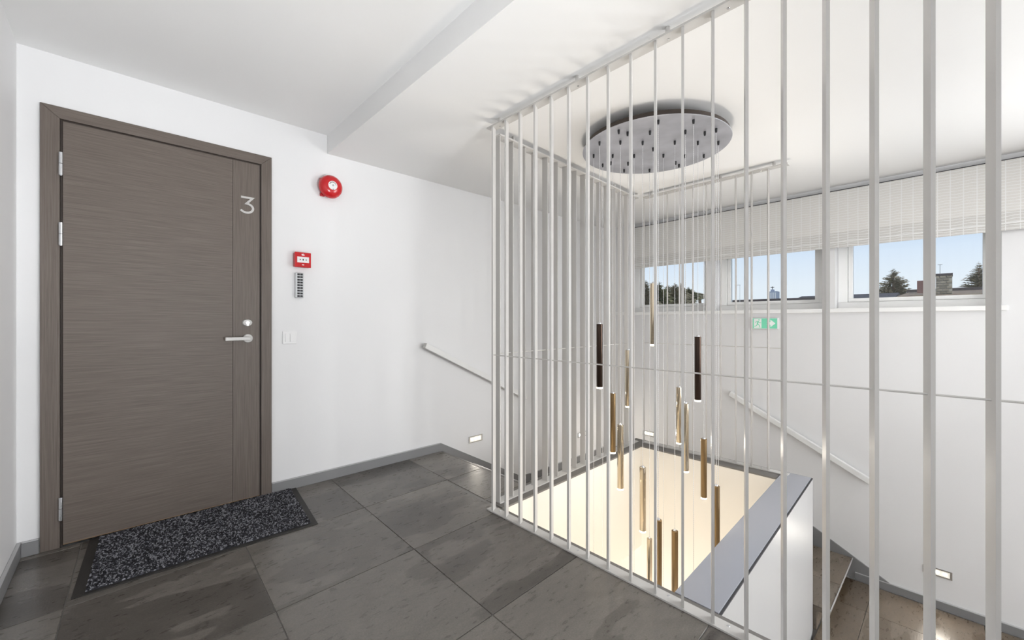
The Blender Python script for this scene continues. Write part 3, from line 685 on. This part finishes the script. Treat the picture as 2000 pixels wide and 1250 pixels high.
tm = MB(); tm.lathe([(.004, TR), (.0045, TR + .0003), (TL - .001, TR + .0003), (TL, TR - .001), (TL + .0005, .010)], (0, 0, 0), (0, 0, 1), 28); tms = [tm.mesh('pendant_tube', M[q], True) for q in ('bronze', 'bronze_dark_refl', 'champagne')]
lm = MB(); lm.lathe([(-.006, TR - .003), (-.005, TR - .0005), (.0035, TR - .0005)], (0, 0, 0), (0, 0, 1), 24); lmesh = lm.mesh('lamp_lens', M['lens'], True)
cm = MB(); cm.lathe([(TL + .0006, .010), (TL + .006, .009), (TL + .010, .004)], (0, 0, 0), (0, 0, 1), 14); cmesh = cm.mesh('end_cap', M['chrome'], True)
DARK_REFL = (1, 16); SHINY = (4, 5, 7, 8, 9, 13, 14)
for n_, ((x, y), zb) in enumerate(P):
    lx, ly = x - CX, y - CY
    put('cable_gland', gmesh, ch, (lx, ly, -.0003))
    kc = MB().cyl((lx, ly, zb + TL + .010 - zd), (lx, ly, -.0245), .0013, 7); put('cable', kc.mesh('cable', M['cable'], True), ch)
    t = put('pendant_tube', tms[1 if n_ in DARK_REFL else 2 if n_ in SHINY else 0], ch, (lx, ly, zb - zd)); t['label'] = 'bronze tube with dark reflections painted in' if n_ in DARK_REFL else 'polished champagne tube' if n_ in SHINY else 'satin bronze tube'; put('lamp_lens', lmesh, t); put('end_cap', cmesh, t)
    d = bpy.data.lights.new('pendant_light', 'SPOT'); d.energy = 2.2; d.color = (1, .84, .62); d.spot_size = math.radians(120); d.spot_blend = .8; d.shadow_soft_size = .02
    lo = bpy.data.objects.new('pendant_light', d); COL.objects.link(lo); lo.parent = t; lo.location = (0, 0, -.03)
for x, y in ((2.117, 1.279), (2.437, .973), (2.199, 1.184), (2.429, 1.597), (2.745, 1.29), (2.678, 1.195), (2.62, 1.611), (2.058, 1.30)):
    put('fixing_screw', gmesh, ch, (x - CX, y - CY, -.0003))

# ------------------------------------------------------------------ door mat
mt = tag(empty('door_mat', (.33, 2.66, 0)), 'speckled charcoal door mat with a black rubber border, lying before the brown door', 'door mat')
build('rubber_base', MB().quadbox([(-.150, 2.385), (.772, 2.358), (.832, 2.972), (-.122, 2.972)], .0005, .0045), M['rubber'], mt, bevel=.001)
q00, q10, q11, q01 = Vector((-.110, 2.400)), Vector((.742, 2.385)), Vector((.797, 2.962)), Vector((-.083, 2.962))
build('pile_backing', MB().quadbox([q00, q10, q11, q01], .0046, .0075), M['pile1'], mt)
pm = MB(); NU, NV = 165, 96
for i in range(NU):
    for j in range(NV):
        u = (i + .5 + random.uniform(-.35, .35)) / NU; v = (j + .5 + random.uniform(-.3, .3)) / NV
        c0 = q00 * (1 - u) * (1 - v) + q10 * u * (1 - v) + q11 * u * v + q01 * (1 - u) * v
        a = random.gauss(0, .5); l_ = random.uniform(.003, .0054); w_ = random.uniform(.0013, .0022); h = random.uniform(.0095, .014)
        ca, sa = math.cos(a), math.sin(a); mi = random.choices((0, 1, 2), (.50, .27, .23))[0]
        b4 = [(c0.x + ca * s1 * l_ - sa * s2 * w_, c0.y + sa * s1 * l_ + ca * s2 * w_) for s1, s2 in ((-1, 0), (0, -1), (1, 0), (0, 1))]
        pm.prism([(x, y, .007) for x, y in b4], [(c0.x + (x - c0.x) * .6, c0.y + (y - c0.y) * .6, h) for x, y in b4], mi)
tag(build('loop_pile', pm, [M['pile1'], M['pile2'], M['pile3']], mt), kind='stuff')

# ------------------------------------------------------------------ outside
st('ground', MB().box(5.2, 160, -60, 90, -6.1, -6.0), M['ground'])
def ray(u, v, X):
    """world point on the plane X seen at photo pixel (u, v)"""
    F = Vector((math.cos(YAW), math.sin(YAW), 0)); Rt = Vector((math.sin(YAW), -math.cos(YAW), 0))
    d = F + Rt * ((u - 1000) / FPX) + Vector((0, 0, (628 - v) / FPX)); return Vector((0, 0, 1.1)) + d * (X / d.x)
# neighbour house with a mossy low roof and two chimneys
HX = 17.0
p0 = ray(1655, 577, HX); p1 = ray(1960, 572, HX)
hz0 = (ray(1780, 578, HX).z)
house = tag(empty('neighbour_house', (HX, (p0.y + p1.y) / 2, -6)), 'neighbouring house with a mossy brown roof and chimneys, seen through the window nearest the right', 'house')
yA, yB = p1.y - 2.5, ray(1752, 577, HX).y
rx = HX + 5.0; rz = ray(1800, 570, rx).z
k = MB(); k.prism([(HX + .4, yA + .3, -6), (HX + 9.6, yA + .3, -6), (HX + 9.6, yB - .3, -6), (HX + .4, yB - .3, -6)], [(HX + .4, yA + .3, hz0 - .2), (HX + 9.6, yA + .3, hz0 - .2), (HX + 9.6, yB - .3, hz0 - .2), (HX + .4, yB - .3, hz0 - .2)])
build('house_wall', k, M['render'], house)
k = MB(); k.prism([(HX, yA, hz0 - .18), (HX, yA, hz0), (rx, yA, rz), (HX + 10, yA, hz0), (HX + 10, yA, hz0 - .18)], [(HX, yB, hz0 - .18), (HX, yB, hz0), (rx, yB, rz), (HX + 10, yB, hz0), (HX + 10, yB, hz0 - .18)])
build('roof', k, M['moss'], house)
k = MB(); k.box(rx - .15, rx + .15, yA - .05, yB + .05, rz - .03, rz + .09); build('ridge_cap', k, M['roofdark'], house)
c0 = ray(1828, 575, HX + .5); c1 = ray(1860, 575, HX + .5); top = ray(1844, 534, HX + .5).z; bot = hz0 - .1
stk = build('chimney', MB().box(HX + .5, HX + 1.1, c1.y, c0.y, bot, top - .061), M['mortar'], house)
build('chimney_cap', MB().box(HX + .47, HX + 1.12, c1.y - .01, c0.y + .01, top - .06, top), M['roofdark'], house)
wd = c0.y - c1.y; rows = 9; rh = (top - .061 - bot) / rows; bl_ = wd / 2.5
bmesh_ = MB().box(0, .02, 0, bl_ - .02, 0, rh - .018).mesh('brick', M['brick'])
for r_ in range(rows):
    off = 0 if r_ % 2 == 0 else -bl_ / 2; y = c1.y + off
    while y < c0.y - .02:
        a = max(y, c1.y); b_ = min(y + bl_ - .02, c0.y)
        if b_ - a > .05:
            o = put('brick', bmesh_, stk, (HX + .5 - .02 - house.location.x, a - house.location.y, bot + r_ * rh + .009 - house.location.z)); o.scale.y = (b_ - a) / (bl_ - .02)
        y += bl_
a0 = ray(1791, 560, HX + 3); a1 = ray(1812, 560, HX + 3)
build('chimney', MB().box(HX + 3, HX + 3.6, a1.y, a0.y, hz0 - .1, ray(1800, 548, HX + 3).z), M['brick_red'], house)
an = ray(1836, 534, HX + .8)
k = MB().cyl((HX + .8, an.y, top), (HX + .8, an.y, top + .30), .005, 6); k.cyl((HX + .8, an.y - .05, top + .29), (HX + .8, an.y + .05, top + .29), .006, 6); build('aerial', k, M['ink'], house)
# second, lower dark roof to its side
gx = 41.0; g0 = ray(1640, 575, gx); g1 = ray(1748, 575, gx); gz = ray(1700, 569, gx).z; gzb = ray(1700, 582, gx).z
b = tag(empty('dark_roofed_house', (gx, (g0.y + g1.y) / 2, -6)), 'low house with a dark shingled roof edge left of the mossy roof', 'house')
k = MB(); k.box(gx + .3, gx + 7, g1.y + .1, g0.y + 3, -6, gzb - .1); build('house_wall', k, M['render'], b)
k = MB(); k.prism([(gx, g1.y, gzb), (gx + 3.5, g1.y, gz), (gx + 7.3, g1.y, gzb)], [(gx, g0.y + 3.2, gzb), (gx + 3.5, g0.y + 3.2, gz), (gx + 7.3, g0.y + 3.2, gzb)]); build('roof', k, M['roofdark'], b)
# far long roof line, tower block and lamp post in the middle window
tx = 30.0; t0 = ray(1420, 583, tx); t1 = ray(1610, 583, tx); tz = ray(1515, 583.5, tx).z
b = tag(empty('flat_roofed_building', (tx, (t0.y + t1.y) / 2, -6)), 'long flat dark roof line along the bottom of the middle window', 'building')
build('building_wall', MB().box(tx, tx + 8, t1.y - .5, t0.y + .5, -6, tz - .25), M['render'], b)
build('roof', MB().box(tx - .2, tx + 8.2, t1.y - .7, t0.y + .7, tz - .249, tz), M['roofdark'], b)
bx_ = 120.0; b0 = ray(1503, 580, bx_); b1 = ray(1517, 580, bx_); bt = ray(1510, 569, bx_).z
b = tag(empty('tower_block', (bx_, (b0.y + b1.y) / 2, -6)), 'distant blue grey tower block rising over the flat roof in the middle window', 'tower')
build('tower_wall', MB().box(bx_, bx_ + 2.5, b1.y, b0.y, -6, bt), M['tower'], b)
ww = (b0.y - b1.y)
for i in range(3): build('window_band', MB().box(bx_ - .05, bx_ - .001, b1.y + ww * (.12 + .3 * i), b1.y + ww * (.12 + .3 * i + .16), bt - 3.0, bt - .3), M['tower_win'], b)
build('roof_plant', MB().box(bx_ + .3, bx_ + 1.6, b1.y + ww * .55, b1.y + ww * .9, bt + .001, bt + .5), M['tower'], b)
mst = MB().cyl((bx_ + .8, b1.y + ww * .72, bt + .5), (bx_ + .8, b1.y + ww * .72, bt + 1.3), .08, 6); mst.box(bx_ + .6, bx_ + 1.0, b1.y + ww * .5, b1.y + ww * .95, bt + 1.0, bt + 1.15); build('antenna_mast', mst, M['ink'], b)
lx_ = 28.0; l0 = ray(1445, 585, lx_); lt = ray(1445, 557, lx_).z; le = ray(1437, 556, lx_)
b = tag(empty('street_lamp', (lx_, l0.y, -6)), 'thin pale street lamp at the left of the middle window', 'street lamp')
build('pole', MB().cyl((lx_, l0.y, -6), (lx_, l0.y, lt), .022, 8, .012), M['silver'], b); build('lamp_head', MB().box(lx_ - .06, lx_ + .06, l0.y - .02, le.y + .05, lt, lt + .03), M['silver'], b)

def conifer(base, h, r, n, m, label, group, lo, dens=1.0, rnd=None):
    rg = random.Random(rnd if rnd is not None else n)
    t = tag(empty('conifer_tree', base), label, 'tree', group)
    x, y, z = base
    build('trunk', MB().cyl((x, y, z), (x, y, z + h * .97), r * .06, 7, r * .01), M['bark'], t)
    k = MB()
    for i in range(n):
        f = i / n; f = 1 - (1 - f) ** 1.15; zz = z + h * (lo + (1 - lo) * f); f = lo + (1 - lo) * f; rr = r * (1 - f) ** .85 * rg.uniform(.65, 1.12) + .03
        for j in range(int(rg.choice((6, 7, 8)) * dens)):
            a = rg.uniform(0, 6.28); d = Vector((math.cos(a), math.sin(a), -.12 + .35 * f)); s_ = Vector((-math.sin(a), math.cos(a), 0)); L_ = rr * rg.uniform(.7, 1.05)
            p = Vector((x, y, zz + rg.uniform(-.5, .5) * h / n))
            segs = 4
            for q in range(segs):                       # branch as overlapping needle sprays
                u0 = .15 + .85 * q / segs; c0 = p + d * L_ * u0; wv = L_ * .17 * (1.1 - u0 * .6); ln = L_ * .33
                for s1 in (-1, 1):
                    tip = c0 + d * ln * .8 + s_ * s1 * wv * 1.6 + Vector((0, 0, -wv * rg.uniform(.2, .9)))
                    k.poly([c0 - Vector((0, 0, wv * .25)), c0 + d * ln * .3 + Vector((0, 0, wv * .35)), tip])
    build('needles', k, m, t)
    return t
def bare(base, h, r, label, group, m, seed, twigs=260):
    rg = random.Random(seed); t = tag(empty('bare_tree', base), label, 'tree', group); x, y, z = base
    build('trunk', MB().cyl((x, y, z), (x, y, z + h * .7), r * .05, 7, r * .02), M['bark'], t)
    k = MB()
    for i in range(twigs):
        a = rg.uniform(0, 6.28); el = rg.uniform(.25, 1.3); st_ = Vector((x, y, z + h * rg.uniform(.3, .75))); L_ = r * rg.uniform(.5, 1.0)
        d = Vector((math.cos(a) * math.cos(el), math.sin(a) * math.cos(el), math.sin(el))); e_ = st_ + d * L_
        e_.z = min(e_.z, z + h); k.cyl(st_, e_, r * .016, 3, r * .004)
        for q in range(3):
            f = rg.uniform(.35, .9); b0 = st_ + (e_ - st_) * f; e2 = b0 + (d + Vector((rg.uniform(-.8, .8), rg.uniform(-.8, .8), rg.uniform(-.2, .7)))) * L_ * .35; k.cyl(b0, e2, r * .008, 3, r * .003)
    build('twigs', k, m, t); return t
def tree_at(u, vtop, X, wpx, kind, label, group=None, seed=0, m='needle', n=16, dens=1.0):
    p = ray(u, vtop, X); dep = X / (math.cos(YAW) + (u - 1000) / FPX * math.sin(YAW)); r_ = wpx / 2 / FPX * dep; base = (X, p.y, -6); zv = 1.1 + (628 - 580) / FPX * dep; hh = p.z + 6; r_ = 1.42 * r_ / (min(.8, 1.25 * (p.z - zv) / hh)) ** .85 if kind == 'c' else r_
    if kind == 'c': conifer(base, p.z + 6, r_, n, M[m], label, group, max(.1, 1 - 1.5 * (p.z - zv) / hh), dens, seed)
    else: bare(base, p.z + 6, r_, label, group, M['twig'], seed)
tree_at(1745, 525, 56, 62, 'c', 'open spruce tree standing beyond the mossy roof, left of the chimneys', None, 3, 'needle', 56, 1.1)
tree_at(1912, 513, 40, 60, 'c', 'dense spruce at the right edge of the window nearest the right', None, 5, 'needle', 56, 1.2)
tree_at(1897, 512, 48, 30, 'b', 'bare tree top beside the spruce at the right window edge', None, 8)
tree_at(1773, 547, 40, 26, 'b', 'small bare tree between the spruce and the dark red chimney', None, 9)
tree_at(1867, 552, 42, 22, 'b', 'small bare tree just right of the grey brick chimney', None, 11)
G = 'trees filling the left window'
for i, (u, v, w_) in enumerate([(1262, 549, 34), (1288, 551, 36), (1318, 553, 36), (1304, 557, 34), (1330, 553, 34), (1345, 561, 34), (1355, 570, 30), (1275, 556, 36), (1367, 574, 26)]):
    lab = ('tall dark spruce at the left end of the leftmost window', 'dark conifer second in the clump seen in the leftmost window', 'tallest dark conifer in the middle of the leftmost window', 'conifer behind the bare brown trees in the leftmost window',
           'spiky conifer just right of the middle of the leftmost window', 'green conifer sloping off to the right in the leftmost window', 'low green conifer near the right end of the leftmost window', 'conifer half hidden between the two left tall spruces', 'smallest conifer at the right end of the leftmost window')[i]
    tree_at(u, v, 42 + 10 * i, w_, 'c', lab, G, 20 + i, 'needle2' if i % 2 else 'needle', 30, 1.6)
for i, (u, v, w_) in enumerate([(1281, 560, 26), (1298, 561, 26), (1313, 565, 26), (1327, 571, 24)]):
    lab = ('bare brown tree at the left of the leftmost window, before the conifers', 'second bare brown tree in the leftmost window', 'third bare brown tree in the leftmost window', 'lowest bare brown tree in the leftmost window, to the right')[i]
    tree_at(u, v, 30 + 2.5 * i, w_, 'b', lab, 'bare trees in the left window', 40 + i)
